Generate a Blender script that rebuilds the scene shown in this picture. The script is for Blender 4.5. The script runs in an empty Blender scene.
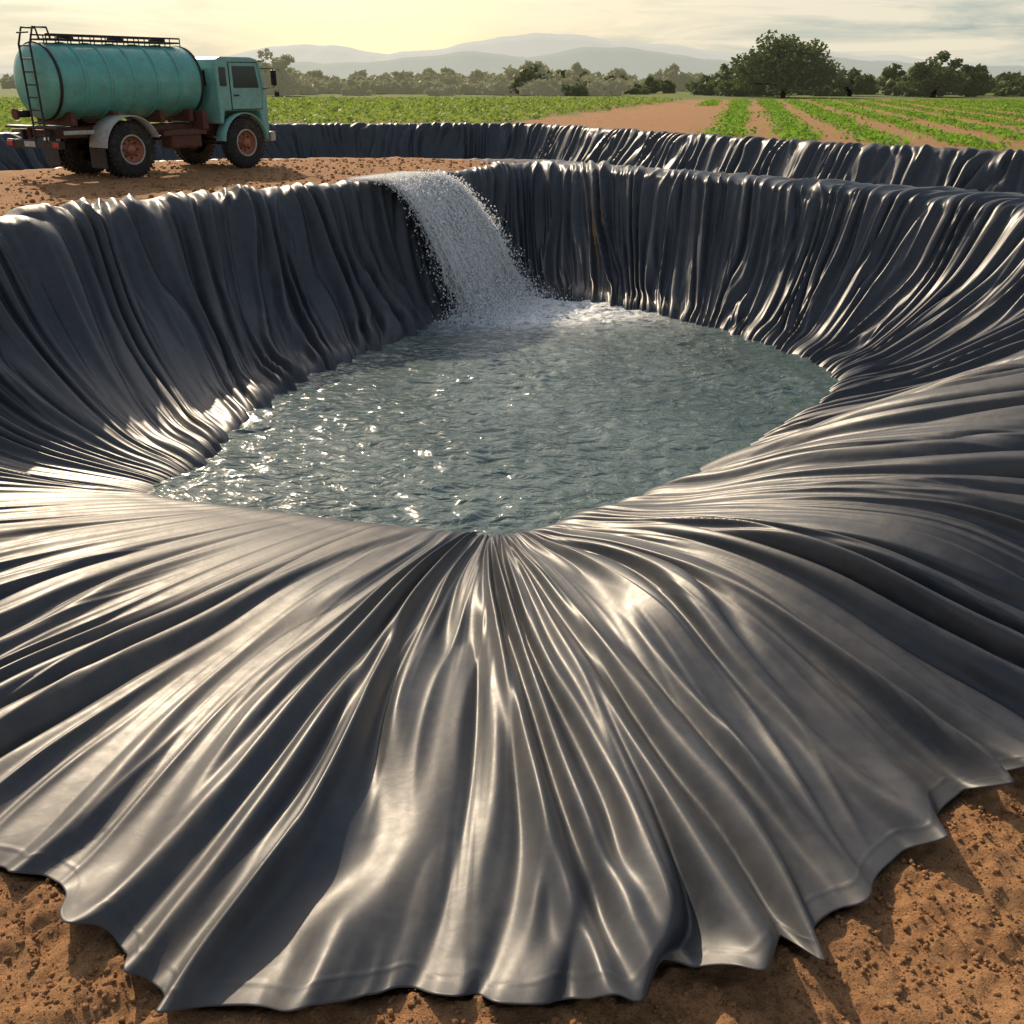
import bpy, math, random, bmesh
import numpy as np
from mathutils import Vector
from mathutils.bvhtree import BVHTree
random.seed(3); rng=np.random.default_rng(5)
scene=bpy.context.scene
GZ=2.45   # level of the fields above the water

# ------------------------------------------------------------ helpers
def pn(x,y,seed=0):
    x=np.asarray(x,float);y=np.asarray(y,float)
    x,y=np.broadcast_arrays(x,y)
    xi=np.floor(x).astype(np.int64);yi=np.floor(y).astype(np.int64)
    xf=x-xi;yf=y-yi
    def g(ix,iy,fx,fy):
        h=(ix*374761393+iy*668265263+seed*974634777)&0xffffffff
        h=((h^(h>>13))*1274126177)&0xffffffff
        h=(h^(h>>16))
        a=(h&0xffff)/65536.0*2*np.pi
        return np.cos(a)*fx+np.sin(a)*fy
    u=xf*xf*xf*(xf*(xf*6-15)+10);v=yf*yf*yf*(yf*(yf*6-15)+10)
    a=g(xi,yi,xf,yf);b=g(xi+1,yi,xf-1,yf);c=g(xi,yi+1,xf,yf-1);d=g(xi+1,yi+1,xf-1,yf-1)
    return ((a*(1-u)+b*u)*(1-v)+(c*(1-u)+d*u)*v)*1.5
def fbm(x,y,o=4,seed=0):
    r=0;a=1;f=1
    for k in range(o):
        r=r+a*pn(x*f,y*f,seed+k);a*=.5;f*=2.03
    return r
def ss(a,b,x):
    t=np.clip((x-a)/(b-a),0,1);return t*t*(3-2*t)
def mk(name,V,Fs,mat=None,smooth=True,attrs=None,parent=None):
    V=np.nan_to_num(np.asarray(V,np.float32))
    me=bpy.data.meshes.new(name)
    me.vertices.add(len(V));me.vertices.foreach_set('co',V.ravel())
    idx=np.concatenate([np.asarray(f).ravel() for f in Fs]).astype(np.int32)
    tot=np.concatenate([np.full(len(f),np.asarray(f).shape[1]) for f in Fs])
    st=np.concatenate([[0],np.cumsum(tot)[:-1]]).astype(np.int32)
    me.loops.add(len(idx));me.loops.foreach_set('vertex_index',idx)
    me.polygons.add(len(tot));me.polygons.foreach_set('loop_start',st)
    if smooth: me.polygons.foreach_set('use_smooth',np.ones(len(tot),bool))
    me.update(calc_edges=True)
    if attrs:
        for k,a in attrs.items():
            at=me.attributes.new(k,'FLOAT','POINT');at.data.foreach_set('value',np.asarray(a,np.float32).ravel())
    ob=bpy.data.objects.new(name,me);scene.collection.objects.link(ob)
    if mat: me.materials.append(mat)
    if parent: ob.parent=parent
    return ob
def gridfaces(n,m,off=0):
    i=np.arange(n-1)[:,None]*m;j=np.arange(m-1)[None,:]
    a=(i+j).ravel()+off
    return np.stack([a,a+m,a+m+1,a+1],1)
def catmull(P,t,closed):
    n=len(P);i=np.floor(t).astype(int);
    if not closed: i=np.minimum(i,n-2)
    f=(t-i)
    def ix(k): return k%n if closed else np.clip(k,0,n-1)
    p0,p1,p2,p3=P[ix(i-1)],P[ix(i)],P[ix(i+1)],P[ix(i+2)]
    f=f.reshape((-1,)+(1,)*(P.ndim-1))
    return .5*((2*p1)+(-p0+p2)*f+(2*p0-5*p1+4*p2-p3)*f*f+(-p0+3*p1-3*p2+p3)*f**3)

# ------------------------------------------------------------ materials
def newmat(name):
    m=bpy.data.materials.new(name);m.use_nodes=True
    nt=m.node_tree;b=nt.nodes['Principled BSDF'];return m,nt,b
def N(nt,t,**k):
    n=nt.nodes.new(t)
    for a,v in k.items():
        if a in n.inputs.keys(): n.inputs[a].default_value=v
        else: setattr(n,a,v)
    return n
def ramp(nt,fac,stops):
    r=nt.nodes.new('ShaderNodeValToRGB');e=r.color_ramp.elements
    while len(e)<len(stops): e.new(.5)
    for q,(p,c) in zip(e,stops):
        q.position=p;q.color=(c[0],c[1],c[2],1) if not isinstance(c,(int,float)) else (c,c,c,1)
    nt.links.new(fac,r.inputs[0]);return r.outputs[0]
def noise(nt,scale,detail=5,rough=.55,vec=None,dist=0):
    n=N(nt,'ShaderNodeTexNoise');n.inputs['Scale'].default_value=scale;n.inputs['Detail'].default_value=detail
    n.inputs['Roughness'].default_value=rough;n.inputs['Distortion'].default_value=dist
    if vec is None:
        tc=N(nt,'ShaderNodeTexCoord');vec=tc.outputs['Object']
    nt.links.new(vec,n.inputs['Vector']);return n.outputs[0]
def mixc(nt,f,a,b):
    m=nt.nodes.new('ShaderNodeMix');m.data_type='RGBA'
    for s,v in ((m.inputs[0],f),(m.inputs[6],a),(m.inputs[7],b)):
        if isinstance(v,(int,float)): s.default_value=v
        elif isinstance(v,tuple): s.default_value=(*v,1)
        else: nt.links.new(v,s)
    return m.outputs[2]
def math_(nt,op,a,b=None):
    m=nt.nodes.new('ShaderNodeMath');m.operation=op
    for s,v in zip(m.inputs,(a,b)):
        if v is None: continue
        if isinstance(v,(int,float)): s.default_value=v
        else: nt.links.new(v,s)
    return m.outputs[0]
def bump(nt,h,strength,dist,normal=None):
    b=nt.nodes.new('ShaderNodeBump');b.inputs['Strength'].default_value=strength;b.inputs['Distance'].default_value=dist
    nt.links.new(h,b.inputs['Height'])
    if normal: nt.links.new(normal,b.inputs['Normal'])
    return b.outputs[0]
def attr(nt,name):
    a=nt.nodes.new('ShaderNodeAttribute');a.attribute_name=name;return a.outputs['Fac']

def liner_material():
    m,nt,b=newmat('geomembrane')
    d=attr(nt,'dust')
    n1=noise(nt,.9,6,.6);n2=noise(nt,7,5,.6);n5=noise(nt,45,4,.7)
    f=math_(nt,'MULTIPLY',ramp(nt,n1,[(.35,0.0),(.65,1.0)]),d)
    f2=math_(nt,'MULTIPLY',ramp(nt,n2,[(.3,.55),(.7,1.0)]),f)
    base=mixc(nt,ramp(nt,n2,[(.3,0.),(.7,1.)]),(.036,.042,.053),(.052,.059,.072))
    col=mixc(nt,f2,base,(.115,.10,.085))
    sp_=math_(nt,'MULTIPLY',ramp(nt,n5,[(.6,0.),(.75,.5)]),d)
    col=mixc(nt,sp_,col,(.17,.13,.09))
    nt.links.new(col,b.inputs['Base Color'])
    r=math_(nt,'ADD',math_(nt,'MULTIPLY',f2,.16),ramp(nt,n2,[(.3,.39),(.7,.46)]))
    nt.links.new(r,b.inputs['Roughness'])
    b.inputs['IOR'].default_value=1.47
    n3=noise(nt,9,3,.5,dist=.4);n4=noise(nt,220,2,.5)
    nb=bump(nt,n3,.15,.012);nb=bump(nt,n4,.12,.0015,nb)
    nt.links.new(nb,b.inputs['Normal'])
    return m
M_liner=liner_material()

def ground_material():
    m,nt,b=newmat('earth')
    v=attr(nt,'veg')
    n1=noise(nt,1.3,8,.65);n2=noise(nt,22,6,.7);n3=noise(nt,75,5,.75);n0=noise(nt,.12,4,.5)
    soil=mixc(nt,ramp(nt,n2,[(.3,0.),(.7,1.)]),(.25,.115,.05),(.50,.27,.125))
    soil=mixc(nt,ramp(nt,n1,[(.35,0.),(.7,.7)]),soil,(.43,.24,.115))
    soil=mixc(nt,ramp(nt,n3,[(.34,1.),(.48,0.)]),soil,(.10,.045,.021))
    green=mixc(nt,ramp(nt,noise(nt,.5,6,.6),[(.35,0.),(.7,1.)]),(.075,.13,.02),(.16,.21,.05))
    green=mixc(nt,ramp(nt,n0,[(.4,0.),(.65,.6)]),green,(.20,.18,.08))
    nt.links.new(mixc(nt,v,soil,green),b.inputs['Base Color'])
    b.inputs['Roughness'].default_value=.95;b.inputs['Specular IOR Level'].default_value=.2
    nb=bump(nt,n2,.7,.035);nb=bump(nt,n3,.8,.014,nb)
    nt.links.new(nb,b.inputs['Normal']);return m
M_ground=ground_material()

def leaf_material(name,c1,c2,tr,em=0):
    m,nt,b=newmat(name)
    n=noise(nt,1.7,3,.6)
    c=mixc(nt,ramp(nt,n,[(.3,0.),(.7,1.)]),c1,c2)
    nt.links.new(c,b.inputs['Base Color']);b.inputs['Roughness'].default_value=.6;b.inputs['Specular IOR Level'].default_value=.25
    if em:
        b.inputs['Emission Color'].default_value=(.64,.60,.42,1);b.inputs['Emission Strength'].default_value=em  # aerial haze painted into the leaves as a faint glow
    t=N(nt,'ShaderNodeBsdfTranslucent');nt.links.new(c,t.inputs['Color'])
    mx=N(nt,'ShaderNodeMixShader');mx.inputs[0].default_value=tr
    nt.links.new(b.outputs[0],mx.inputs[1]);nt.links.new(t.outputs[0],mx.inputs[2])
    nt.links.new(mx.outputs[0],nt.nodes['Material Output'].inputs['Surface']);return m
M_crop=leaf_material('crop_leaf',(.13,.28,.025),(.24,.40,.05),.5)
M_cropfar=leaf_material('crop_leaf_pale',(.18,.27,.045),(.30,.38,.08),.5)
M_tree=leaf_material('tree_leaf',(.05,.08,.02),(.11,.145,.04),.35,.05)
M_treefar=leaf_material('far_leaf',(.13,.14,.06),(.21,.21,.10),.35,.24)  # lightened colours and stronger glow paint in distance haze
def simple(name,col,rough=.5,metal=0,dirt=None):
    m,nt,b=newmat(name)
    b.inputs['Roughness'].default_value=rough;b.inputs['Metallic'].default_value=metal
    n=noise(nt,3.5,8,.7)
    c2=tuple(x*.65 for x in col)
    c=mixc(nt,ramp(nt,n,[(.35,0.),(.75,1.)]),col,c2)
    if dirt:
        n2=noise(nt,9,8,.75);c=mixc(nt,ramp(nt,n2,[(.5,0.),(.72,.8)]),c,dirt)
    nt.links.new(c,b.inputs['Base Color']);return m
M_bark=simple('bark',(.09,.06,.04),.9)

# ------------------------------------------------------------ liner loft
# station = 9 control points (x,y,z,fold envelope,dust,hem)
def wall(B,R,z0=0.0,zt=2.5,pw=1.7,dust=.12,env=None,out=1.0,drop=.12):
    B=np.array(B,float);R=np.array(R[:2],float);d=R-B;L=np.linalg.norm(d);n=d/L
    rows=[]
    fr=[-.22*min(1,2.5/L),0,.25,.5,.72,.9,1.0]
    zz=[z0-.55,z0]+[z0+(zt-z0)*(f**pw)*.97 for f in (.25,.5,.72)]+[z0+(zt-z0)*.89,zt]
    env=env or [.3,.8,1,1,1,.9,.6,.35,.15]
    for f,z,e in zip(fr,zz,env): 
        p=B+d*f;rows.append([p[0],p[1],z,e,dust,0])
    p=R+n*.45*out;rows.append([p[0],p[1],zt-.0,env[7],dust+.3,0])
    p=R+n*1.0*out;rows.append([p[0],p[1],zt-drop,env[8],dust+.5,0])
    return rows
def fan(S,E,hz,env,dust=.7,bend=0.0,hem=1.0,zE=.035):
    S=np.array(S,float);E=np.array(E,float);d=E-S;L=np.linalg.norm(d);n=np.array([-d[1],d[0]])/L
    fr=[-.12,0,.1,.25,.42,.6,.78,.92,1.0];rows=[]
    zz=[-.45,0]+list(hz)+[zE]
    for f,z,e in zip(fr,zz,env):
        p=S+d*f+n*bend*math.sin(max(0,f)*math.pi);rows.append([p[0],p[1],z,e,dust*(ss(-.1,.5,f)*.6+.4),hem])
    return rows
eF=[0,.7,.9,1,1,1,1,1,1];eL=[0,.05,.08,.15,.4,.75,1,1,1];eM=[0,.3,.5,.7,.9,1,1,1,1]
st=[];fq=[]
def add(s,f): st.append(s);fq.append(f)
eW0=[.1,.4,.7,1,1,.9,.6,.3,.1]
eR=[.3,.8,1,1,1,.9,.7,.6,.6]
add(wall((-4.25,10.65),(-11.6,12.6),pw=2.5,dust=.3,env=eW0),2.0)
add(wall((-3.95,11.4),(-7.7,15.1),pw=2.3),2.2)
add(wall((-3.9,12.9),(-6.7,16.75),pw=2.2),2.3)
add(wall((-3.55,15.0),(-5.4,18.3),pw=2.0),2.4)
add(wall((-2.75,16.9),(-4.0,19.8),pw=1.8),2.4)
add(wall((-1.65,19.4),(-2.4,21.0),pw=1.5),2.4)
add(wall((-.8,21.1),(-1.2,22.9),pw=1.5),2.4)
add(wall((.45,21.9),(.4,25.5),pw=1.8,out=1.3),2.5)
add(wall((2.2,21.1),(2.3,23.7),pw=1.7,out=2.2,env=eR),2.7)
add(wall((4.0,18.9),(4.9,20.8),pw=1.7,out=1.9,env=eR),2.7)
add(wall((5.0,17.1),(6.9,18.7),pw=1.7,out=1.9,env=eR),2.6)
add(wall((5.35,15.7),(8.4,16.8),pw=1.7,out=2.0,env=eR),2.4)
add(wall((4.95,14.4),(9.6,14.0),pw=1.6),2.2)
def free(pts,env,dust,hems=0):
    return [[*p,e,dust,hems] for i,(p,e) in enumerate(zip(pts,env))]
add(wall((4.0,13.1),(9.4,11.0),zt=2.45,pw=1.1,dust=.3),2.2)
add(free([(2.3,12.3,-.5),(2.85,11.75,0),(3.6,11.2,.55),(4.5,10.6,1.15),(5.4,10.0,1.6),(6.4,9.3,1.95),(7.6,8.6,2.05),(8.6,8.0,2.0),(9.3,7.5,1.8)],[0,.5,.7,.7,.7,.9,.9,.7,.5],.4),2.2)
add(free([(1.3,11.0,-.5),(1.7,10.6,0),(2.3,10.1,.32),(3.1,9.4,.8),(4.0,8.6,1.15),(4.9,7.9,1.3),(5.9,7.2,1.2),(6.9,6.5,.9),(7.7,6.0,.6)],[0,.4,.45,.5,.6,.85,1,.9,.8],.35),2.1)
add(free([(.7,10.6,-.45),(.85,10.0,0),(1.3,9.55,.18),(2.1,8.85,.48),(2.9,8.1,.74),(3.7,7.4,.78),(4.4,6.75,.55),(5.0,6.2,.2),(5.3,5.95,.04)],[0,.35,.45,.5,.65,.9,1,1,1],.35,1),1.9)
add(fan((.4,9.62),(3.75,5.6),(.13,.33,.48,.48,.32,.11),eM,.4,.12),1.75)
add(fan((.12,9.5),(2.2,4.4),(.1,.22,.3,.29,.19,.08),eF,.4,.15),1.75)
add(fan((-.06,9.44),(.95,3.7),(.09,.17,.21,.2,.14,.06),eF,.4,.05),1.75)
add(fan((-.2,9.43),(-.2,3.5),(.09,.15,.19,.17,.12,.06),eF,.45),1.75)
add(fan((-.36,9.46),(-1.45,3.55),(.09,.15,.18,.16,.12,.06),eF,.5,-.05),1.75)
add(fan((-.65,9.52),(-2.7,4.2),(.09,.15,.18,.16,.12,.06),eM,.8,-.1),1.75)
add(fan((-1.3,9.66),(-4.3,5.0),(.09,.15,.18,.16,.12,.06),eL,1,-.12),1.75)
add(fan((-2.2,9.9),(-6.5,6.2),(.09,.15,.18,.16,.12,.06),eL,1),1.7)
add(fan((-3.1,10.15),(-9,8),(.09,.15,.18,.18,.15,.1),eL,1),1.6)
add(fan((-3.9,10.4),(-11.4,10),(.09,.15,.2,.26,.4,.6),eL,.8,hem=0,zE=.65),1.5)

def build_liner(name,st,fq,percol,nv,mat,ratio=.3,seed=1,creases=()):
    C=np.array(st,float);n=len(C)
    us=[];ph=[];acc=0
    for i in range(n):
        j=(i+1)%n
        d=max(np.linalg.norm(C[i,k,:2]-C[j,k,:2]) for k in (6,8))
        nf=d*(fq[i]+fq[j])/2;m=max(6,int(d*percol(i)))
        f=np.arange(m)/m
        us.append(i+f);ph.append(acc+nf*f);acc+=nf
    us=np.concatenate(us+[[n-1e-6]]);ph=np.concatenate(ph+[[acc]])
    A=catmull(C,us,True)
    vt=np.linspace(0,8,nv)
    G=catmull(np.swapaxes(A,0,1),vt,False)
    G=np.swapaxes(G,0,1)
    P=G[...,:3].copy();env=np.clip(G[...,3],0,1.1);dust=G[...,4];hem=np.clip(G[...,5],0,1)
    dPu=np.gradient(P,axis=0);dPv=np.gradient(P,axis=1)
    nrm=np.cross(dPu,dPv);nrm/=np.linalg.norm(nrm,axis=2,keepdims=True)+1e-9
    nrm*=np.sign(nrm[...,2:3]+1e-9)
    dph=np.gradient(ph)[:,None]
    lam=np.linalg.norm(dPu,axis=2)/np.maximum(dph,1e-6)
    PH=ph[:,None]+0*P[...,0];VV=vt[None,:]+0*P[...,0]
    hu=hem[:,-1:]
    w=PH+1.15*pn(PH*.3,VV*.24,seed)+.4*pn(PH*.8,VV*.36,seed+1)
    fr=w-np.floor(w)
    a=np.abs(np.sin(np.pi*w));tube=np.maximum(np.sqrt(a*a+.006)-.077,0)**.85
    ws=w+.14*np.sin(2*np.pi*w)
    sm=np.maximum(.5-.5*np.cos(2*np.pi*ws),0)**1.25
    cid=np.floor(w);off=.5+.18*np.sin(cid*12.9898)
    rid=np.exp(-((fr-off)/.17)**2)*.95
    k=ss(-.3,.3,pn(PH*.4+7,VV*.15,seed+2));k2=ss(-.05,.35,pn(PH*.45+27,VV*.2,seed+22))
    sh=k*tube+(1-k)*sm;sh=sh*(1-k2)+rid*k2
    mod=np.clip(.92+1.1*pn(PH*.6+3,VV*.22,seed+3),.2,1.7)
    w2=PH*2.1+.9*pn(PH*.7,VV*.3,seed+5)
    sh2=np.maximum(1-np.sqrt(np.sin(np.pi*w2)**2+.01),0)**1.6*np.clip(pn(PH*.8,VV*.4,seed+6)+.15,0,1)
    w3=PH*4.7+1.2*pn(PH*.9,VV*.4,seed+15)
    sh3=np.maximum(1-np.sqrt(np.sin(np.pi*w3)**2+.01),0)**1.6*np.clip(pn(PH*1.1,VV*.5,seed+16),0,1)
    h=sh*mod+(.6-.3*hu)*sh2+(.22-.12*hu)*sh3+(.04-.02*hu)*pn(PH*3.1,VV*.9,seed+7)
    edge=ss(0,1,PH)*ss(0,1,acc-PH)
    rr=ratio*(1-hu)+.42*hu
    cap=.29
    amp=cap*np.tanh(lam*rr/cap)*env*edge
    hh=h*amp
    U=us[:,None]+0*VV
    for (a0,b0,wd,dep) in creases:
        t=np.clip((VV-1)/7,0,1);uc=a0+(b0-a0)*t+.05*np.sin(t*5+a0)
        x=(U-uc)/wd;ev=ss(1.0,3.2,VV)*(1-.3*ss(6,8,VV))
        blend=np.exp(-(x/1.6)**4)*ev*.75
        hh=hh*(1-blend)+dep*ev*(.75*np.exp(-((x+.75)/.5)**2)+np.exp(-((x-.8)/.55)**2)-.1*np.exp(-(x/.3)**2))
    P+=nrm*hh[...,None]
    big=.06*pn(P[...,0]*.6,P[...,1]*.6,seed+9)
    P[...,2]+=big*np.clip(env,0.15,1)*(1-hu*ss(5,7.5,VV))
    out=dPv/(np.linalg.norm(dPv,axis=2,keepdims=True)+1e-9);out[...,2]=0
    s=ss(5.5,8.0,VV)
    P+=out*((.22*(sh*mod-.6)+.2*pn(PH*.45,0*PH,seed+12))*s*hu)[...,None]
    dd=np.diff(P,axis=1);L=np.linalg.norm(dd,axis=2);cum=np.concatenate([np.cumsum(L[:,::-1],axis=1)[:,::-1],0*L[:,:1]],1)
    seam=np.exp(-((cum-.13)/.010)**2)
    P[...,2]+=.004*seam*hu
    q=(P[...,2]-.02)/.02;soft=.02+.02*np.where(q>8,q,np.log1p(np.exp(np.minimum(q,8))))
    k=ss(3.5,5,VV)*hu;P[...,2]=P[...,2]*(1-k)+soft*k
    e1=P[:,-1]+out[:,-1]*.004-np.array([0,0,.005]);e2=P[:,-1]-np.array([0,0,.010]);e3=e2-out[:,-1]*.03-np.array([0,0,.012])
    e3[:,2]=np.where(hem[:,-1]>.5,e3[:,2],e3[:,2]-.2)
    Q=np.concatenate([P,e1[:,None],e2[:,None],e3[:,None]],1)
    assert np.isfinite(Q).all()
    D=np.concatenate([dust]+[dust[:,-1:]]*3,1)
    nu,mv=Q.shape[:2]
    V=Q.reshape(-1,3);F=gridfaces(nu,mv)
    c=P[:,0].mean(0);V=np.concatenate([V,[c]])
    i=np.arange(nu-1)*mv;T=np.stack([i+mv,i,np.full(nu-1,len(V)-1)],1)
    ob=mk(name,V,[F,T],mat,attrs={'dust':np.append(D.ravel(),.5)})
    iu=np.unique(np.append(np.arange(0,nu,2),nu-1));iv=np.unique(np.append(np.arange(0,nv,3),nv-1))
    q=P[iu][:,iv];F2=gridfaces(len(iu),len(iv));V2=np.concatenate([q.reshape(-1,3),[c]])
    i=np.arange(len(iu)-1)*len(iv);T2=np.stack([i+len(iv),i,np.full(len(i),len(V2)-1)],1)
    bvh=BVHTree.FromPolygons(V2.tolist(),F2.tolist()+T2.tolist())
    fi=np.concatenate([np.tile(vt[iv][:-1],len(iu)-1),np.zeros(len(T2))])
    return ob,bvh,fi,P
near=set(range(14,25))
CR=[(20.1,19.25,.17,.17),(19.2,18.5,.2,.13),(21.3,21.55,.17,.13)]
L1,bvh1,fv1,P1=build_liner('pond_liner',st,fq,lambda i:50 if i in near else 34,220,M_liner,.48,1,CR)

ring=[(-31,21),(-20,22.2),(-12.6,24.6),(-10.4,28.4),(-5,29.4),(.6,29.0),(3.0,26.8),(6.2,23.2),(9.6,19.4),(13.5,14.5),(20,12),(26,16),
      (18.5,25),(14.2,28.6),(10.6,32.2),(6.9,37.5),(3.7,43),(.2,48),(-6,47.8),(-11.3,46.6),(-19.3,39.6),(-32,32)]
R=np.array(ring,float);tan=np.roll(R,-1,0)-np.roll(R,1,0);tan/=np.linalg.norm(tan,axis=1)[:,None];inn=np.stack([-tan[:,1],tan[:,0]],1)
st2=[]
for i in range(len(R)):
    if i<11: st2.append(wall(R[i]+inn[i]*2.0,R[i],z0=.4,zt=2.36,pw=1.15,out=.6,env=[.3,.5,.6,.6,.5,.3,.15,.05,.0],dust=.4))
    else: st2.append(wall(R[i]+inn[i]*1.7,R[i],z0=.2,zt=2.56,pw=1.15,out=.6,env=[.3,.8,1,1,1,.9,.5,.15,.1],drop=.3))
L2,bvh2,fv2,P2=build_liner('pond_liner',st2,[2.1]*len(R),lambda i:20,64,M_liner,.42,40)

# ------------------------------------------------------------ ground
def axis(segs):
    out=[]
    for a,b,s in segs: out.append(np.arange(a,b,s))
    return np.concatenate(out+[[segs[-1][1]]])
far=60*1.13**np.arange(0,34)
xs=np.concatenate([-far[::-1],axis([(-60,-24,1.0),(-24,-6,.2),(-6,-4,.06),(-4,5.2,.03),(5.2,9,.1),(9,24,.22),(24,60,1.0)])[:-1],far])
ys=np.concatenate([-far[::-1],axis([(-60,-5,2),(-5,1.5,.3),(1.5,6.8,.03),(6.8,30,.16),(30,60,.35)])[:-1],far])
X,Y=np.meshgrid(xs,ys,indexing='ij')
ringp=P1[::25,-1];
F=np.zeros_like(X);W=np.zeros_like(X)
zr=np.where(ringp[:,2]>2.2,GZ,np.where(ringp[:,2]<.3,0.0,ringp[:,2]))
for p,z in zip(ringp,zr):
    d=((X-p[0])**2+(Y-p[1])**2+.02)**-2.0
    F+=d*z;W+=d
F/=W
dist=np.hypot(X,Y-12);k=ss(14,34,dist);F=F*(1-k)+GZ*k
k=ss(17,19,Y);F=F*(1-k)+GZ*k
dn=ss(5,12,np.hypot(X,Y-4))
F+= (1-dn)*(.05*fbm(X*1.6,Y*1.6,4,60)+.022*fbm(X*8,Y*8,3,70)) + .02*fbm(X*.8,Y*.8,4,61)*(dist<60)
F+= .018*fbm(X*3.5,Y*3.5,3,66)*(dist<60)
F+=.5*pn(X*.01,Y*.01,88)*ss(80,200,dist)
Z=F.copy()
sel=np.argwhere((X>-40)&(X<40)&(Y>1)&(Y<60))
dn_=Vector((0,0,-1))
for a,b in sel:
    x=float(X[a,b]);y=float(Y[a,b])
    for bv,fv in ((bvh1,fv1),(bvh2,fv2)):
        h=bv.ray_cast(Vector((x,y,20)),dn_)
        if h[0] is not None:
            v=fv[h[2]];low=.03+.35*max(0,min(1,(8-v)/1.2))
            Z[a,b]=min(Z[a,b],h[0].z-low)
def pinpoly(x,y,poly):
    ins=np.zeros(np.shape(x),bool);n=len(poly)
    for i in range(n):
        x1,y1=poly[i];x2,y2=poly[(i+1)%n]
        c=((y1>y)!=(y2>y))&(x<(x2-x1)*(y-y1)/((y2-y1)+1e-12)+x1);ins^=c
    return ins
Rout=R-inn*2.0
def fieldmask(x,y):
    left=(y>30)&(x<-1+(y-50)*.30)
    right=(x>6.5+(y-40)*.20)&(y>22)
    out=~pinpoly(x,y,Rout)
    lf=left&(y> np.interp(x,[-60,-32,-19,-11,0],[24,34.5,42,49.5,50.5]))
    rt=right&(y> np.interp(x,[6,10,14,18.5,26,60],[41,35.5,31.7,28,20,20]))
    return out&lf,out&rt
fl,fr_=fieldmask(X,Y)
veg=np.where(fl,.85,0)+np.where(fr_,.1,0)
veg=np.where((Y>112),1,veg);veg=np.where((dist>75)&(np.abs(X)>60),1,veg)
veg=np.where((dist>60)&(Y<20),.8,veg)
mk('ground',np.stack([X,Y,Z],-1).reshape(-1,3),[gridfaces(len(xs),len(ys))],M_ground,attrs={'veg':veg.ravel()})

# loose soil clods
bpy.ops.mesh.primitive_ico_sphere_add(subdivisions=1,radius=1);ic=bpy.context.object
iv=np.array([v.co[:] for v in ic.data.vertices]);ifc=np.array([p.vertices[:] for p in ic.data.polygons]);bpy.data.objects.remove(ic)
def scatter_blobs(pos,size,jit=.35,squash=.7):
    n=len(pos);V=iv[None]*(1+jit*rng.uniform(-1,1,(n,len(iv),1)))*size[:,None,None]
    a=rng.uniform(0,6.28,n);c,s=np.cos(a)[:,None],np.sin(a)[:,None]
    V=np.stack([V[...,0]*c-V[...,1]*s,V[...,0]*s+V[...,1]*c,V[...,2]*squash],-1)+pos[:,None]
    Fc=(ifc[None]+(np.arange(n)*len(iv))[:,None,None]).reshape(-1,3)
    return V.reshape(-1,3),Fc
n=42000;cx=rng.uniform(-4.2,5,n);cy=rng.uniform(2.7,6.6,n)
cx2=rng.uniform(-11,1,7000);cy2=rng.uniform(15,28,7000);cx=np.append(cx,cx2);cy=np.append(cy,cy2);big=np.append(np.ones(n),2.4*np.ones(7000))
ok=[]
gi=np.searchsorted(xs,cx)-1;gj=np.searchsorted(ys,cy)-1
for i in range(len(cx)):
    if bvh1.ray_cast(Vector((cx[i],cy[i],20)),dn_)[0] is None and bvh2.ray_cast(Vector((cx[i],cy[i],20)),dn_)[0] is None: ok.append(i)
ok=np.array(ok);sz=(.004+.018*rng.random(len(ok))**5)*big[ok]
V,Fc=scatter_blobs(np.stack([cx[ok],cy[ok],Z[gi[ok],gj[ok]]+sz*.2],1),sz,.4,.8)
mk('soil_clods',V,[Fc],M_ground,smooth=True,attrs={'veg':np.zeros(len(V))})

# ------------------------------------------------------------ water
wx=np.arange(-6,7.5,.035);wy=np.arange(8.8,23.5,.035);WX,WY=np.meshgrid(wx,wy,indexing='ij')
fx,fy=-.2,21.0
rd=np.hypot(WX-fx,WY-fy)
wpx=WX+.25*pn(WX*.9,WY*.9,31);wpy=WY+.25*pn(WX*.9+9,WY*.9,32)
n1=pn(wpx*.9,wpy*1.5,21);n2=pn(wpx*1.9,wpy*3.2,22);n3=pn(wpx*4.0,wpy*6.5,23)
rid=lambda q:1-np.sqrt(q*q+.01)*2
calm=.6+.5*ss(-.3,.4,pn(WX*.35,WY*.35,51))
WZ=calm*(.032*n1+.034*rid(n2)+.010*rid(n3))-.028+.06*np.exp(-rd/1.5)*fbm(WX*3,WY*3,3,25)+.016*np.sin(rd*6+2*pn(WX*.8,WY*.8,5))*np.exp(-rd/3.5)
keep=np.zeros(WX.shape,bool)
for a in range(0,len(wx)):
    for b in range(0,len(wy)):
        h=bvh1.ray_cast(Vector((wx[a],wy[b],5)),dn_)
        if h[0] is not None and h[0].z<.06: keep[a,b]=True
F_=gridfaces(len(wx),len(wy));kf=keep.ravel()[F_].any(1);F_=F_[kf]
m,nt,b=newmat('pond_water')
tc=N(nt,'ShaderNodeTexCoord')
foam=attr(nt,'foam')
fn=noise(nt,5,6,.75);fm=math_(nt,'MULTIPLY',foam,ramp(nt,fn,[(.34,0.),(.54,1.)]))
wc=mixc(nt,ramp(nt,noise(nt,.45,3,.5),[(.35,0.),(.65,1.)]),(.045,.082,.080),(.085,.13,.125))
nt.links.new(mixc(nt,fm,wc,(.88,.9,.9)),b.inputs['Base Color'])
nt.links.new(math_(nt,'ADD',math_(nt,'MULTIPLY',fm,.5),.05),b.inputs['Roughness'])
b.inputs['IOR'].default_value=1.5
mp=N(nt,'ShaderNodeMapping');mp.inputs['Scale'].default_value=(1,1.7,1);nt.links.new(tc.outputs['Object'],mp.inputs[0])
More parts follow.
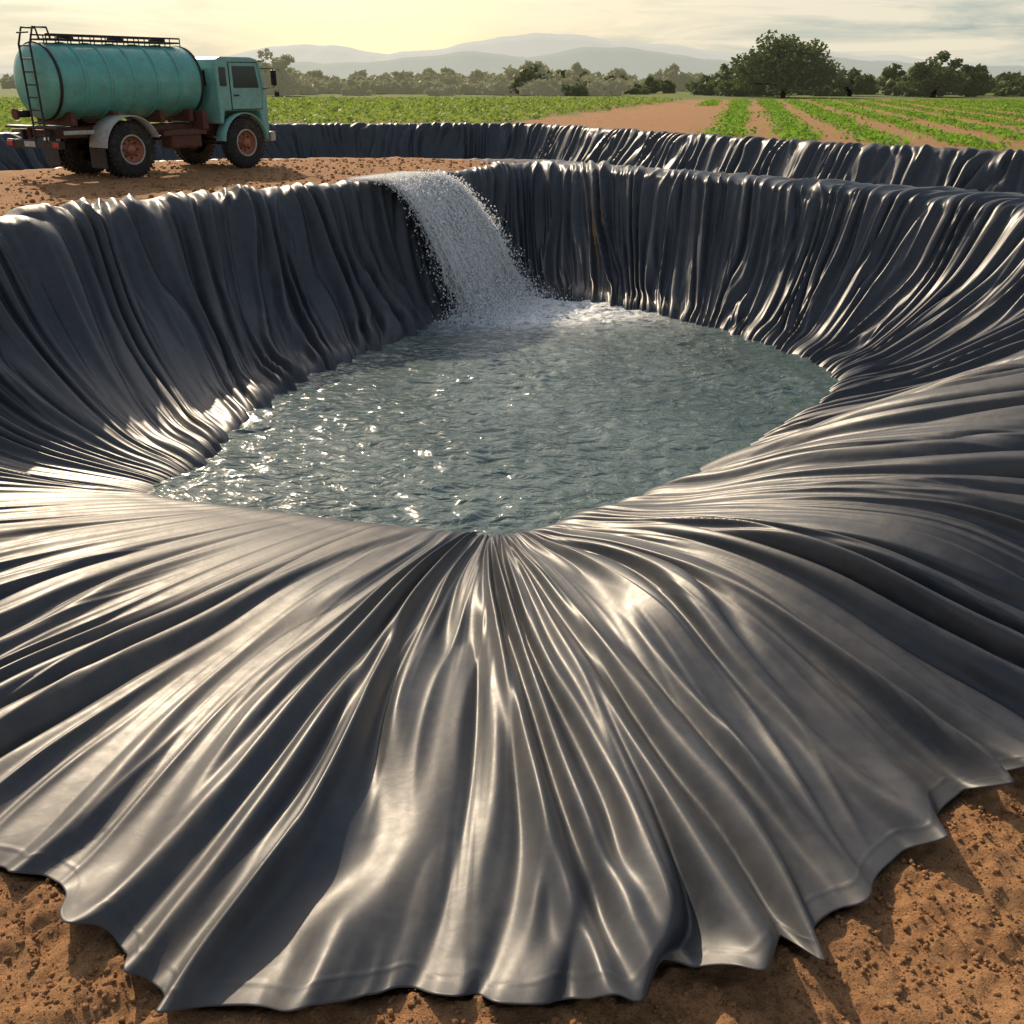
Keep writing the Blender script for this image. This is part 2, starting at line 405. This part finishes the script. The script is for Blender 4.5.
nb=bump(nt,noise(nt,2.6,3,.5,mp.outputs[0],1.0),.8,.08);nb=bump(nt,noise(nt,12,3,.5,mp.outputs[0],.5),.55,.014,nb)
nt.links.new(nb,b.inputs['Normal'])
used=np.unique(F_);remap=np.full(WX.size,-1);remap[used]=np.arange(len(used))
foamv=np.exp(-(np.hypot((WX-.6)/2.2,(WY-20.8)/1.3))**2)*1.8+.5*np.exp(-rd/2.6)
mk('water',np.stack([WX,WY,WZ],-1).reshape(-1,3)[used],[remap[F_]],m,attrs={'foam':np.clip(foamv,0,1).ravel()[used]})

# waterfall
V=[];Fq=[];nb_=0
T0=np.array([-2.7,20.3]);T1=np.array([-1.7,21.7])
def traj(q,s,j):
    b0=T0+(T1-T0)*q
    dx=np.array([1.8,.05])+j[:2]*.13
    x=b0[0]+dx[0]*s;y=b0[1]+dx[1]*s+(q-.5)*1.0*np.maximum(s,0)**1.5
    z=2.62+.02*j[2]-2.64*np.where(s>0,s,0)**2.1
    return np.stack([x,y,z],-1)
for i in range(2400):
    q=rng.random();j=rng.normal(0,1,3);s0=rng.uniform(-.35,.8) if i>400 else -.35
    s1=min(1.02,s0+rng.uniform(.1,.4)) if i>400 else 1
    s=np.linspace(s0,s1,14);P=traj(q,s,j)
    P+= .04*rng.normal(0,1,(14,3))*np.clip(s,0,1)[:,None]
    wd=(.006+.022*rng.random())*(1+1.0*np.clip(s,0,1))*np.sin(np.linspace(.15,3.0,14))
    a=rng.uniform(0,3.14);sd=np.array([math.cos(a)*.5,math.sin(a),.1])
    V.append(P-sd*wd[:,None]);V.append(P+sd*wd[:,None])
    k0=nb_;ar=np.arange(13);Fq.append(np.stack([k0+ar,k0+ar+1,k0+14+ar+1,k0+14+ar],1));nb_+=28
V=np.concatenate(V);Fq=np.concatenate(Fq)
nd=30000;s=rng.random(nd)**.6;q=rng.random(nd)*1.1-.05
pos=np.array([traj(q[i],np.array([s[i]]),rng.normal(0,1,3)*1.4)[0] for i in range(nd)])
pos+=rng.normal(0,1,(nd,3))*(.03+.13*s[:,None]**2)
n2=14000;a=rng.uniform(0,6.28,n2);r=np.abs(rng.normal(0,.6,n2))
q2=rng.random(n2);base=np.array([traj(q2[i],np.array([1.0]),np.zeros(3))[0] for i in range(n2)])
sp=base+np.stack([np.cos(a)*r+.2,np.sin(a)*r,np.abs(rng.normal(0,.26,n2))*np.exp(-r)],1);sp[:,2]=np.maximum(sp[:,2],.01)
pos=np.concatenate([pos,sp]);Vd,Fd=scatter_blobs(pos,.005+.017*rng.random(len(pos))**2.5,.2,1.1)
m,nt,b=newmat('falling_water');b.inputs['Base Color'].default_value=(.97,.98,.98,1);b.inputs['Roughness'].default_value=.2
b.inputs['IOR'].default_value=1.4
tr_=N(nt,'ShaderNodeBsdfTranslucent');tr_.inputs[0].default_value=(.99,.99,.99,1)
mx=N(nt,'ShaderNodeMixShader');mx.inputs[0].default_value=.65
nt.links.new(b.outputs[0],mx.inputs[1]);nt.links.new(tr_.outputs[0],mx.inputs[2]);nt.links.new(mx.outputs[0],nt.nodes['Material Output'].inputs['Surface'])
mk('waterfall',np.concatenate([V,Vd]),[Fq,Fd+len(V)],m)

# ------------------------------------------------------------ vegetation
def quads(c,size):
    n=len(c);a=rng.normal(0,1,(n,3));a[:,2]*=.6;a/=np.linalg.norm(a,axis=1)[:,None]
    b=rng.normal(0,1,(n,3));b=np.cross(a,b);b/=np.linalg.norm(b,axis=1)[:,None]
    s=size[:,None] if np.ndim(size) else size
    V=np.stack([c-a*s,c+b*s*.55,c+a*s,c-b*s*.55],1).reshape(-1,3)
    return V,np.arange(n*4).reshape(-1,4)
def crops(name,rows,mask_idx,step,leaves,ls,hh,mat,sx,slope=.10,gap=.04):
    pts=[]
    for x0 in rows:
        y=np.arange(20,112,step)*1.0;y=y+rng.uniform(-.1,.1,len(y));x=x0+slope*(y-40)+rng.normal(0,.04,len(y))
        mm=fieldmask(x,y)[mask_idx]&(rng.random(len(y))>gap)
        pts.append(np.stack([x[mm],y[mm]],1))
    p=np.concatenate(pts);sc=(.75+.5*rng.random(len(p)))*np.clip(1+.3*pn(p[:,0]*.15,p[:,1]*.15,9),.7,1.3)
    c=np.repeat(p,leaves,0);scr=np.repeat(sc,leaves);n=len(c)
    o=rng.normal(0,1,(n,2))*scr[:,None]*np.array([sx,.2])
    z=np.abs(rng.normal(.5,.25,n))*hh*scr
    C=np.stack([c[:,0]+o[:,0],c[:,1]+o[:,1],GZ+z+.02],1)
    V,Fq=quads(C,ls*scr*rng.uniform(.7,1.3,n))
    mk(name,V,[Fq],mat,smooth=False)
crops('crop_rows',np.arange(-8,75,2.7),1,.30,22,.085,.13,M_crop,.36,.22)
crops('crop_rows',np.arange(-75,12,1.2),0,.6,9,.13,.34,M_cropfar,.3)

def tube(p,r,n=8):
    p=np.array(p,float);V=[]
    for i in range(len(p)):
        d=p[min(i+1,len(p)-1)]-p[max(i-1,0)];d/=np.linalg.norm(d)
        a=np.cross(d,[.3,.9,.1]);a/=np.linalg.norm(a);b=np.cross(d,a)
        t=np.linspace(0,2*np.pi,n,endpoint=False)[:,None];V.append(p[i]+r[i]*(np.cos(t)*a+np.sin(t)*b))
    Fq=[]
    for i in range(len(p)-1):
        for j in range(n): Fq.append([i*n+j,i*n+(j+1)%n,(i+1)*n+(j+1)%n,(i+1)*n+j])
    return np.concatenate(V),np.array(Fq)
def crown(cx,cy,z0,w,h,nclump,leaf,nl):
    a=rng.uniform(0,6.28,nclump);r=np.sqrt(rng.random(nclump))*w/2*.85
    zz=z0+h*(.3+.62*rng.random(nclump)*(1-(r/(w/2))**2*.7))
    cc=np.stack([cx+np.cos(a)*r,cy+np.sin(a)*r,zz],1);rad=w*(.08+.10*rng.random(nclump))
    c=np.repeat(cc,nl,0);rr=np.repeat(rad,nl);d=rng.normal(0,1,(len(c),3));d/=np.linalg.norm(d,axis=1)[:,None]
    c=c+d*(rr*rng.random(len(c))**.4)[:,None]*np.array([1,1,.7])
    return quads(c,leaf*rng.uniform(.6,1.4,len(c))),cc
def tree(x,y,w,h,mat=M_tree,nclump=55,nl=110,leaf=.28):
    (V,Fq),cc=crown(x,y,GZ-h*.16,w,h*1.14,nclump,leaf,nl)
    e=bpy.data.objects.new('broadleaf_tree',None);scene.collection.objects.link(e)
    e.location=(x,y,GZ)
    mk('foliage',V-np.array([x,y,GZ]),[Fq],mat,smooth=False,parent=e)
    Vt,Ft=tube([(0,0,-.2),(.1,0,h*.2),(-.1,.1,h*.45)],[.35,.28,.18]);vs=[Vt];fs=[Ft];k=len(Vt)
    for c in cc[:12]:
        t=c-np.array([x,y,GZ]);v,f=tube([(0,0,h*.18),(t[0]*.5,t[1]*.5,h*.18+(t[2]-h*.18)*.6),t],[.16,.1,.03],6);vs.append(v);fs.append(f+k);k+=len(v)
    mk('trunk',np.concatenate(vs),[np.concatenate(fs)],M_bark,parent=e)
tree(35,138,13.5,7.8,nclump=85)
tree(56,142,8,6.0,nclump=44)
tree(72,136,10,7.2,nclump=60)
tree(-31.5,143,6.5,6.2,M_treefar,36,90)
tree(64,150,6,5.0,nclump=26)
tree(48,152,6,3.8,nclump=26)
tree(82,140,8,7.0,nclump=34)
def belt(name,n,x0,x1,y0,y1,h0,h1,mat,leaf):
    Vs=[];Fs=[];k=0
    for i in range(n):
        x=rng.uniform(x0,x1);y=rng.uniform(y0,y1);w=rng.uniform(3,9)
        h=rng.uniform(h0,h1)*(.6+.9*rng.random()**2)*(1+.5*float(pn(x*.06,0.3,12)))
        (V,Fq),_=crown(x,y,GZ-h*.28,w,h*1.25,14,leaf,42);Vs.append(V);Fs.append(Fq+k);k+=len(V)
    mk(name,np.concatenate(Vs),[np.concatenate(Fs)],mat,smooth=False)
belt('treeline',140,0,150,148,185,2.0,4.4,M_tree,.45)
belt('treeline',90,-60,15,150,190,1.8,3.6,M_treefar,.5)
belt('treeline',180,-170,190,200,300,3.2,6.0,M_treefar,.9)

# hills
def hills(name,d,prof,col,em,es):
    px=np.linspace(-1600,2600,420);h=np.interp(px*2000/d,[p[0] for p in prof],[p[1] for p in prof])*d/2000
    h=h+ (fbm(px*.006*2000/d,px*0+1,5,77)*7*d/2000)*(h>2)
    rows=[];
    for t,f in ((-.25,0),(-.15,.35),(-.06,.8),(0,1),(.1,.7),(.3,0)):
        rows.append(np.stack([px,d*(1+t)+0*px,GZ-2+np.maximum(h,0)*f+fbm(px*.01,px*0+t*30,3,5)*5*f*(1-f)],-1))
    V=np.stack(rows,1)
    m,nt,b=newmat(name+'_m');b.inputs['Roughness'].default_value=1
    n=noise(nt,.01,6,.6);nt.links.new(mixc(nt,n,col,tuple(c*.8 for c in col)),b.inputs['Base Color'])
    b.inputs['Emission Color'].default_value=(*em,1);b.inputs['Emission Strength'].default_value=es  # emission stands in for aerial haze in front of the hills
    mk(name,V.reshape(-1,3),[gridfaces(len(px),6)],m)
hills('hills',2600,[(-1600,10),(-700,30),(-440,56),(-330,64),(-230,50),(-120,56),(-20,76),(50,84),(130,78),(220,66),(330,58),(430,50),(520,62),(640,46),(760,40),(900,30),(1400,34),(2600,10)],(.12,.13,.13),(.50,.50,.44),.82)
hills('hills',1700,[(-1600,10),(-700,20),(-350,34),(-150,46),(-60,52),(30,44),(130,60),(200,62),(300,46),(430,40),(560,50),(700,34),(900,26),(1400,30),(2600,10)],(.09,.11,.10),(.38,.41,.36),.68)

# ------------------------------------------------------------ truck
M_paint=simple('turquoise_paint',(.14,.50,.44),.34,0,dirt=(.28,.20,.12))
M_cab=simple('cab_paint',(.22,.52,.47),.4,0,dirt=(.28,.22,.14))
M_dark=simple('dark_steel',(.03,.03,.032),.55,.3,dirt=(.1,.06,.04))
M_rust=simple('rusty_frame',(.12,.04,.025),.75,0,dirt=(.16,.10,.07))
M_tyre=simple('tyre_rubber',(.02,.02,.02),.85,dirt=(.13,.09,.06))
M_rim=simple('wheel_rim',(.42,.16,.09),.5,.2,dirt=(.1,.06,.04))
M_white=simple('fender_paint',(.5,.5,.46),.5,dirt=(.2,.13,.09))
M_glass=simple('window_glass',(.02,.03,.035),.08)
M_red=simple('tail_light',(.5,.02,.015),.3)
M_amber=simple('lamp_lens',(.75,.7,.6),.2)
truck=bpy.data.objects.new('water_tank_truck',None);scene.collection.objects.link(truck)
def box(name,c,s,mat,bev=.015,rot=(0,0,0)):
    bpy.ops.mesh.primitive_cube_add(size=1);o=bpy.context.object;o.name=name
    o.scale=s;bpy.ops.object.transform_apply(location=False,rotation=False,scale=True)
    o.location=c;o.rotation_euler=rot;o.data.materials.append(mat);o.parent=truck
    if bev:
        b=o.modifiers.new('b','BEVEL');b.width=bev;b.segments=2
    return o
def cyl(name,c,r,d,mat,axis='Y',n=32,bev=0,r2=None):
    bpy.ops.mesh.primitive_cone_add(vertices=n,radius1=r,radius2=r if r2 is None else r2,depth=d);o=bpy.context.object;o.name=name
    o.rotation_euler={'X':(0,math.pi/2,0),'Y':(math.pi/2,0,0),'Z':(0,0,0)}[axis];o.location=c
    o.data.materials.append(mat);o.parent=truck
    if n>12:
        o.data.polygons.foreach_set('use_smooth',[len(p.vertices)==4 for p in o.data.polygons])
    if bev:
        b=o.modifiers.new('b','BEVEL');b.width=bev;b.segments=3
    return o
def lathe(name,prof,mat,n=48,axis='X',loc=(0,0,0),sy=1,sz=1):
    prof=np.array(prof);t=np.linspace(0,2*np.pi,n,endpoint=False)
    A=prof[:,0][:,None]+0*t;Rr=prof[:,1][:,None]
    if axis=='X': V=np.stack([A,Rr*np.cos(t)*sy,Rr*np.sin(t)*sz],-1)
    else: V=np.stack([Rr*np.cos(t),A,Rr*np.sin(t)],-1)
    V=V.reshape(-1,3);Fq=[[i*n+j,i*n+(j+1)%n,(i+1)*n+(j+1)%n,(i+1)*n+j] for i in range(len(prof)-1) for j in range(n)]
    o=mk(name,V,[np.array(Fq)],mat,parent=truck);o.location=loc;return o
def pipe(name,pts,r,mat,n=8):
    V,Fq=tube(pts,[r]*len(pts),n);return mk(name,V,[Fq],mat,parent=truck)
# tank
tz=1.92;tr=.74
prof=[(-1.50,.001),(-1.49,.25),(-1.45,.5),(-1.38,.66),(-1.29,.73),(-1.25,tr)]+[(2.30,tr),(2.34,.73),(2.39,.64),(2.43,.4),(2.45,.001)]
lathe('tank',prof,M_paint,loc=(0,0,tz),sy=1.06)
for x in (-1.25,-.66,-.07,.52,1.11,1.70,2.30):
    lathe('tank_band',[(x-.03,tr-.01),(x-.03,tr+.018),(x+.03,tr+.018),(x+.03,tr-.01)],M_dark if x in(-1.25,2.30) else M_paint,loc=(0,0,tz),sy=1.06)
for x in (-1.0,0,1.2,2.0): box('tank_saddle',(x,0,1.2),(.12,1.3,.26),M_rust)
ztop=tz+tr
box('walkway',(.55,0,ztop+.06),(3.3,.5,.035),M_dark,.005)
for yy in (-.27,.27):
    pipe('walkway_rail',[(-1.1,yy,ztop+.15),(2.2,yy,ztop+.15)],.018,M_dark)
    for x in np.linspace(-1.1,2.2,13): pipe('rail_post',[(x,yy,ztop-.03),(x,yy,ztop+.15)],.013,M_dark,6)
for x in (-.5,.7,1.8): cyl('manhole_cover',(x,0,ztop+.11),.17,.1,M_dark,'Z')
LX=-1.62
for yy in (-.12,-.52):
    pipe('ladder_rail',[(LX,yy,.75),(LX,yy,ztop-.05),(LX+.11,yy,ztop+.26),(LX+.41,yy,ztop+.26),(LX+.46,yy,ztop+.05)],.022,M_dark)
for z in np.arange(.9,ztop+.2,.24): pipe('ladder_rung',[(LX,-.12,z),(LX,-.52,z)],.016,M_dark,6)
for yy in (-.4,.4): box('chassis_rail',(1.15,yy,.92),(5.2,.09,.2),M_rust)
for x in (-1.35,-.8,.9,2.0,3.4): box('cross_member',(x,0,.92),(.1,.7,.14),M_rust)
box('rear_bumper',(-1.58,0,.72),(.1,2.0,.16),M_dark);box('rear_platform',(-1.50,0,1.05),(.28,1.9,.05),M_dark)
for yy in (-.85,.85):
    box('tail_light',(-1.64,yy,.72),(.03,.22,.1),M_red,.01);box('bumper_bracket',(-1.49,yy*.6,.85),(.12,.08,.26),M_dark)
box('number_plate',(-1.642,.1,.72),(.015,.4,.11),M_white,.004)
cyl('outlet_pipe',(-1.6,.25,1.3),.07,.3,M_dark,'X');cyl('valve',(-1.75,.25,1.3),.11,.05,M_rust,'X')
cyl('axle',(0,0,.56),.07,1.9,M_dark);cyl('axle',(3.2,0,.56),.07,1.8,M_dark);cyl('differential',(0,0,.56),.2,.35,M_dark,bev=.05)
pipe('driveshaft',[(.1,0,.6),(2.6,0,.8)],.05,M_dark)
for yy in (-.48,.48):
    box('leaf_spring',(0,yy,.75),(1.2,.07,.07),M_dark);box('leaf_spring',(3.2,yy,.75),(1.0,.07,.07),M_dark)
def wheel(x,y,side,dual):
    r=.565
    def ty(yc):
        prof=[(yc-.13,.30),(yc-.14,.42),(yc-.125,.52),(yc-.09,r),(yc-.03,r),(yc-.025,r-.018),(yc+.025,r-.018),(yc+.03,r),(yc+.09,r),(yc+.125,.52),(yc+.14,.42),(yc+.13,.30)]
        lathe('tyre',prof,M_tyre,axis='Y',loc=(x,0,r))
        Vs=[];Fs=[]
        cv=np.array([(a,b,c) for a in(-.5,.5) for b in(-.5,.5) for c in(-.5,.5)]);cf=np.array([(0,1,3,2),(4,6,7,5),(0,4,5,1),(2,3,7,6),(0,2,6,4),(1,5,7,3)])
        for k in range(36):
            a=k/36*6.283
            for o in (-.075,.075):
                v=cv*np.array([.036,.075,.05]);ca,sa=math.cos(a),math.sin(a)
                v=np.stack([v[:,0]*ca-v[:,2]*sa,v[:,1],v[:,0]*sa+v[:,2]*ca],1)+np.array([x+ca*r,yc+o,r+sa*r])
                Fs.append(cf+len(Vs)*8);Vs.append(v)
        mk('tread',np.concatenate(Vs),[np.concatenate(Fs)],M_tyre,smooth=False,parent=truck)
    ty(y)
    if dual: ty(y-side*.3)
    o=side*.13
    prof=[(y+o,.305),(y+o+side*.01,.29),(y+o-side*.02,.27),(y+o-side*.10,.24),(y+o-side*.11,.13),(y+o-side*(.02 if not dual else .06),.11),(y+o+side*(.03 if not dual else -.02),.09),(y+o+side*(.04 if not dual else -.01),.001)]
    lathe('wheel_rim',prof,M_rim,axis='Y',loc=(x,0,r))
    lathe('rim_ring',[(y+o,.275),(y+o+side*.014,.29),(y+o,.31)],M_white,axis='Y',loc=(x,0,r))
    for k in range(8):
        a=k/8*6.283;cyl('wheel_nut',(x+math.cos(a)*.18,y+o-side*.095,r+math.sin(a)*.18),.018,.04,M_dark,n=8)
wheel(0,-.95,-1,True);wheel(0,.95,1,True);wheel(3.2,-.93,-1,False);wheel(3.2,.93,1,False)
def fender(x,y,r,w,a0,a1,mat):
    t=np.linspace(a0,a1,20);ro,ri=r,r-.025;V=[]
    for yy in (y-w/2,y+w/2):
        for q in (ro,ri):
            V.append(np.stack([x+np.cos(t)*q,yy+0*t,.56+np.sin(t)*q],-1))
    V=np.concatenate(V);n=20;Fq=[]
    for a,b in ((0,2),(2,3),(3,1),(1,0)):
        for i in range(n-1): Fq.append([a*n+i,a*n+i+1,b*n+i+1,b*n+i])
    mk('mudguard',V,[np.array(Fq)],mat,smooth=False,parent=truck)
for s in(-1,1):
    fender(0,s*.86,.70,.62,.35,math.pi-.1,M_white)
    fender(3.2,s*.93,.68,.34,.1,math.pi-.1,M_cab)
    box('mud_flap',(-.72,s*.86,.42),(.02,.55,.4),M_dark,.005)
    box('side_guard',(1.5,s*.98,.85),(1.2,.03,.1),M_rust)
    box('lamp_bar',(-1.15,s*.98,.95),(.7,.04,.08),M_white)
box('fuel_tank',(1.55,-.75,.72),(.85,.42,.4),M_rust,.06);box('battery_box',(1.5,.75,.72),(.6,.42,.38),M_dark,.03)
box('tool_box',(2.2,-.62,1.1),(.16,.5,.4),M_rust,.02)
# cab
out=[(2.55,1.0),(2.64,1.0),(2.70,1.28),(3.76,1.28),(3.88,.72),(4.02,.72),(4.04,1.5),(3.92,2.26),(3.82,2.40),(3.6,2.45),(2.71,2.45),(2.59,2.38),(2.55,2.2)]
def prism(nm,pts,y0,y1,mat):
    bm=bmesh.new();a=[bm.verts.new((x,y0,z)) for x,z in pts];b_=[bm.verts.new((x,y1,z)) for x,z in pts];n=len(pts)
    bm.faces.new(a);bm.faces.new(b_[::-1])
    for i in range(n): bm.faces.new([a[i],b_[i],b_[(i+1)%n],a[(i+1)%n]])
    bmesh.ops.recalc_face_normals(bm,faces=bm.faces)
    me=bpy.data.meshes.new(nm);bm.to_mesh(me);o=bpy.data.objects.new(nm,me);scene.collection.objects.link(o);me.materials.append(mat);o.parent=truck;return o
w=1.0
o=prism('cab',out,-w,w,M_cab);bv=o.modifiers.new('b','BEVEL');bv.width=.05;bv.segments=3;bv.limit_method='ANGLE'
for s in(-1,1):
    y=s*(w+.004)
    prism('door_seal',[(2.90,1.3),(3.84,1.3),(3.88,1.7),(3.78,2.34),(2.90,2.34)],y-s*.006,y+s*.004,M_dark)
    prism('door',[(2.92,1.32),(3.82,1.32),(3.86,1.7),(3.76,2.32),(2.92,2.32)],y,y+s*.014,M_cab)
    prism('door_window',[(3.0,1.78),(3.77,1.78),(3.69,2.25),(3.0,2.25)],y+s*.012,y+s*.020,M_glass)
    prism('rear_side_window',[(2.62,1.82),(2.81,1.82),(2.81,2.22),(2.62,2.22)],y,y+s*.008,M_glass)
    box('door_handle',(3.05,s*(w+.04),1.62),(.14,.03,.03),M_dark,.005)
    box('cab_step',(3.2,s*(w-.02),1.17),(.5,.1,.04),M_dark,.005)
    pipe('mirror_arm',[(3.9,s*w,2.2),(4.05,s*(w+.25),2.2),(4.05,s*(w+.25),1.8),(3.92,s*w,1.75)],.013,M_dark)
    box('mirror',(4.05,s*(w+.26),2.0),(.05,.17,.34),M_dark,.02)
    box('headlight',(4.05,s*.75,.98),(.04,.26,.18),M_amber,.02)
box('windshield',(4.0,0,1.9),(.02,1.75,.58),M_glass,.01,(0,-.16,0));box('rear_window',(2.545,0,2.0),(.015,1.2,.36),M_glass,.01)
box('grille',(4.05,0,1.25),(.03,1.3,.4),M_dark,.01);box('front_bumper',(4.1,0,.68),(.16,2.05,.22),M_white,.03)
box('sun_visor',(4.02,0,2.37),(.22,1.8,.03),M_dark,.01);pipe('exhaust_stack',[(2.49,.85,.8),(2.49,.85,2.6),(2.44,.85,2.7)],.04,M_dark,12)
truck.location=(-9.1,23.3,2.46);truck.rotation_euler=(0,0,math.radians(55))

# ------------------------------------------------------------ light + sky
az=math.radians(-27);el=math.radians(32)
sd=Vector((math.sin(az)*math.cos(el),math.cos(az)*math.cos(el),math.sin(el)))
sun=bpy.data.lights.new('sun','SUN');sun.energy=4.8;sun.angle=math.radians(.6);sun.color=(1,.81,.58)
so=bpy.data.objects.new('sun',sun);scene.collection.objects.link(so);so.rotation_euler=(-sd).to_track_quat('-Z','Y').to_euler()
W=bpy.data.worlds.new('World');scene.world=W;W.use_nodes=True;nt=W.node_tree
bg=nt.nodes['Background'];sky=nt.nodes.new('ShaderNodeTexSky');sky.sky_type='NISHITA';sky.sun_disc=False
sky.sun_elevation=el;sky.sun_rotation=az;sky.dust_density=3;sky.air_density=1.0
nt.links.new(sky.outputs[0],bg.inputs[0]);bg.inputs[1].default_value=.12
tc=nt.nodes.new('ShaderNodeTexCoord');sp=nt.nodes.new('ShaderNodeSeparateXYZ');nt.links.new(tc.outputs['Generated'],sp.inputs[0])
mp=nt.nodes.new('ShaderNodeMapping');mp.inputs['Scale'].default_value=(2.4,2.4,20);nt.links.new(tc.outputs['Generated'],mp.inputs[0])
cn=noise(nt,1.9,7,.62,mp.outputs[0],.5)
cc=ramp(nt,cn,[(.38,(.40,.50,.47)),(.60,(.94,.86,.68))])
# warm haze glow towards the sun azimuth
dp=nt.nodes.new('ShaderNodeVectorMath');dp.operation='DOT_PRODUCT';nt.links.new(tc.outputs['Generated'],dp.inputs[0])
ga=math.radians(-7);dp.inputs[1].default_value=(math.sin(ga)*math.cos(.04),math.cos(ga)*math.cos(.04),math.sin(.04))
gl=ramp(nt,dp.outputs['Value'],[(.94,0.),(.988,.35),(1.0,1.)])
cc=mixc(nt,gl,cc,(1.30,1.06,.66))
bg2=nt.nodes.new('ShaderNodeBackground');nt.links.new(cc,bg2.inputs[0]);bg2.inputs[1].default_value=.98
hz=ramp(nt,sp.outputs[2],[(0.0,.92),(.25,.4),(.7,.15)])
mx=nt.nodes.new('ShaderNodeMixShader');nt.links.new(hz,mx.inputs[0]);nt.links.new(bg.outputs[0],mx.inputs[1]);nt.links.new(bg2.outputs[0],mx.inputs[2])
nt.links.new(mx.outputs[0],nt.nodes['World Output'].inputs['Surface'])
scene.view_settings.view_transform='Standard';scene.view_settings.look='None';scene.view_settings.exposure=0
cam=bpy.data.cameras.new('camera');cam.lens=34.56;cam.sensor_width=36;cam.clip_end=8000;cam.clip_start=.05
co=bpy.data.objects.new('camera',cam);scene.collection.objects.link(co);co.location=(0,0,4.4);co.rotation_euler=(math.radians(90-23.7),0,0)
scene.camera=co
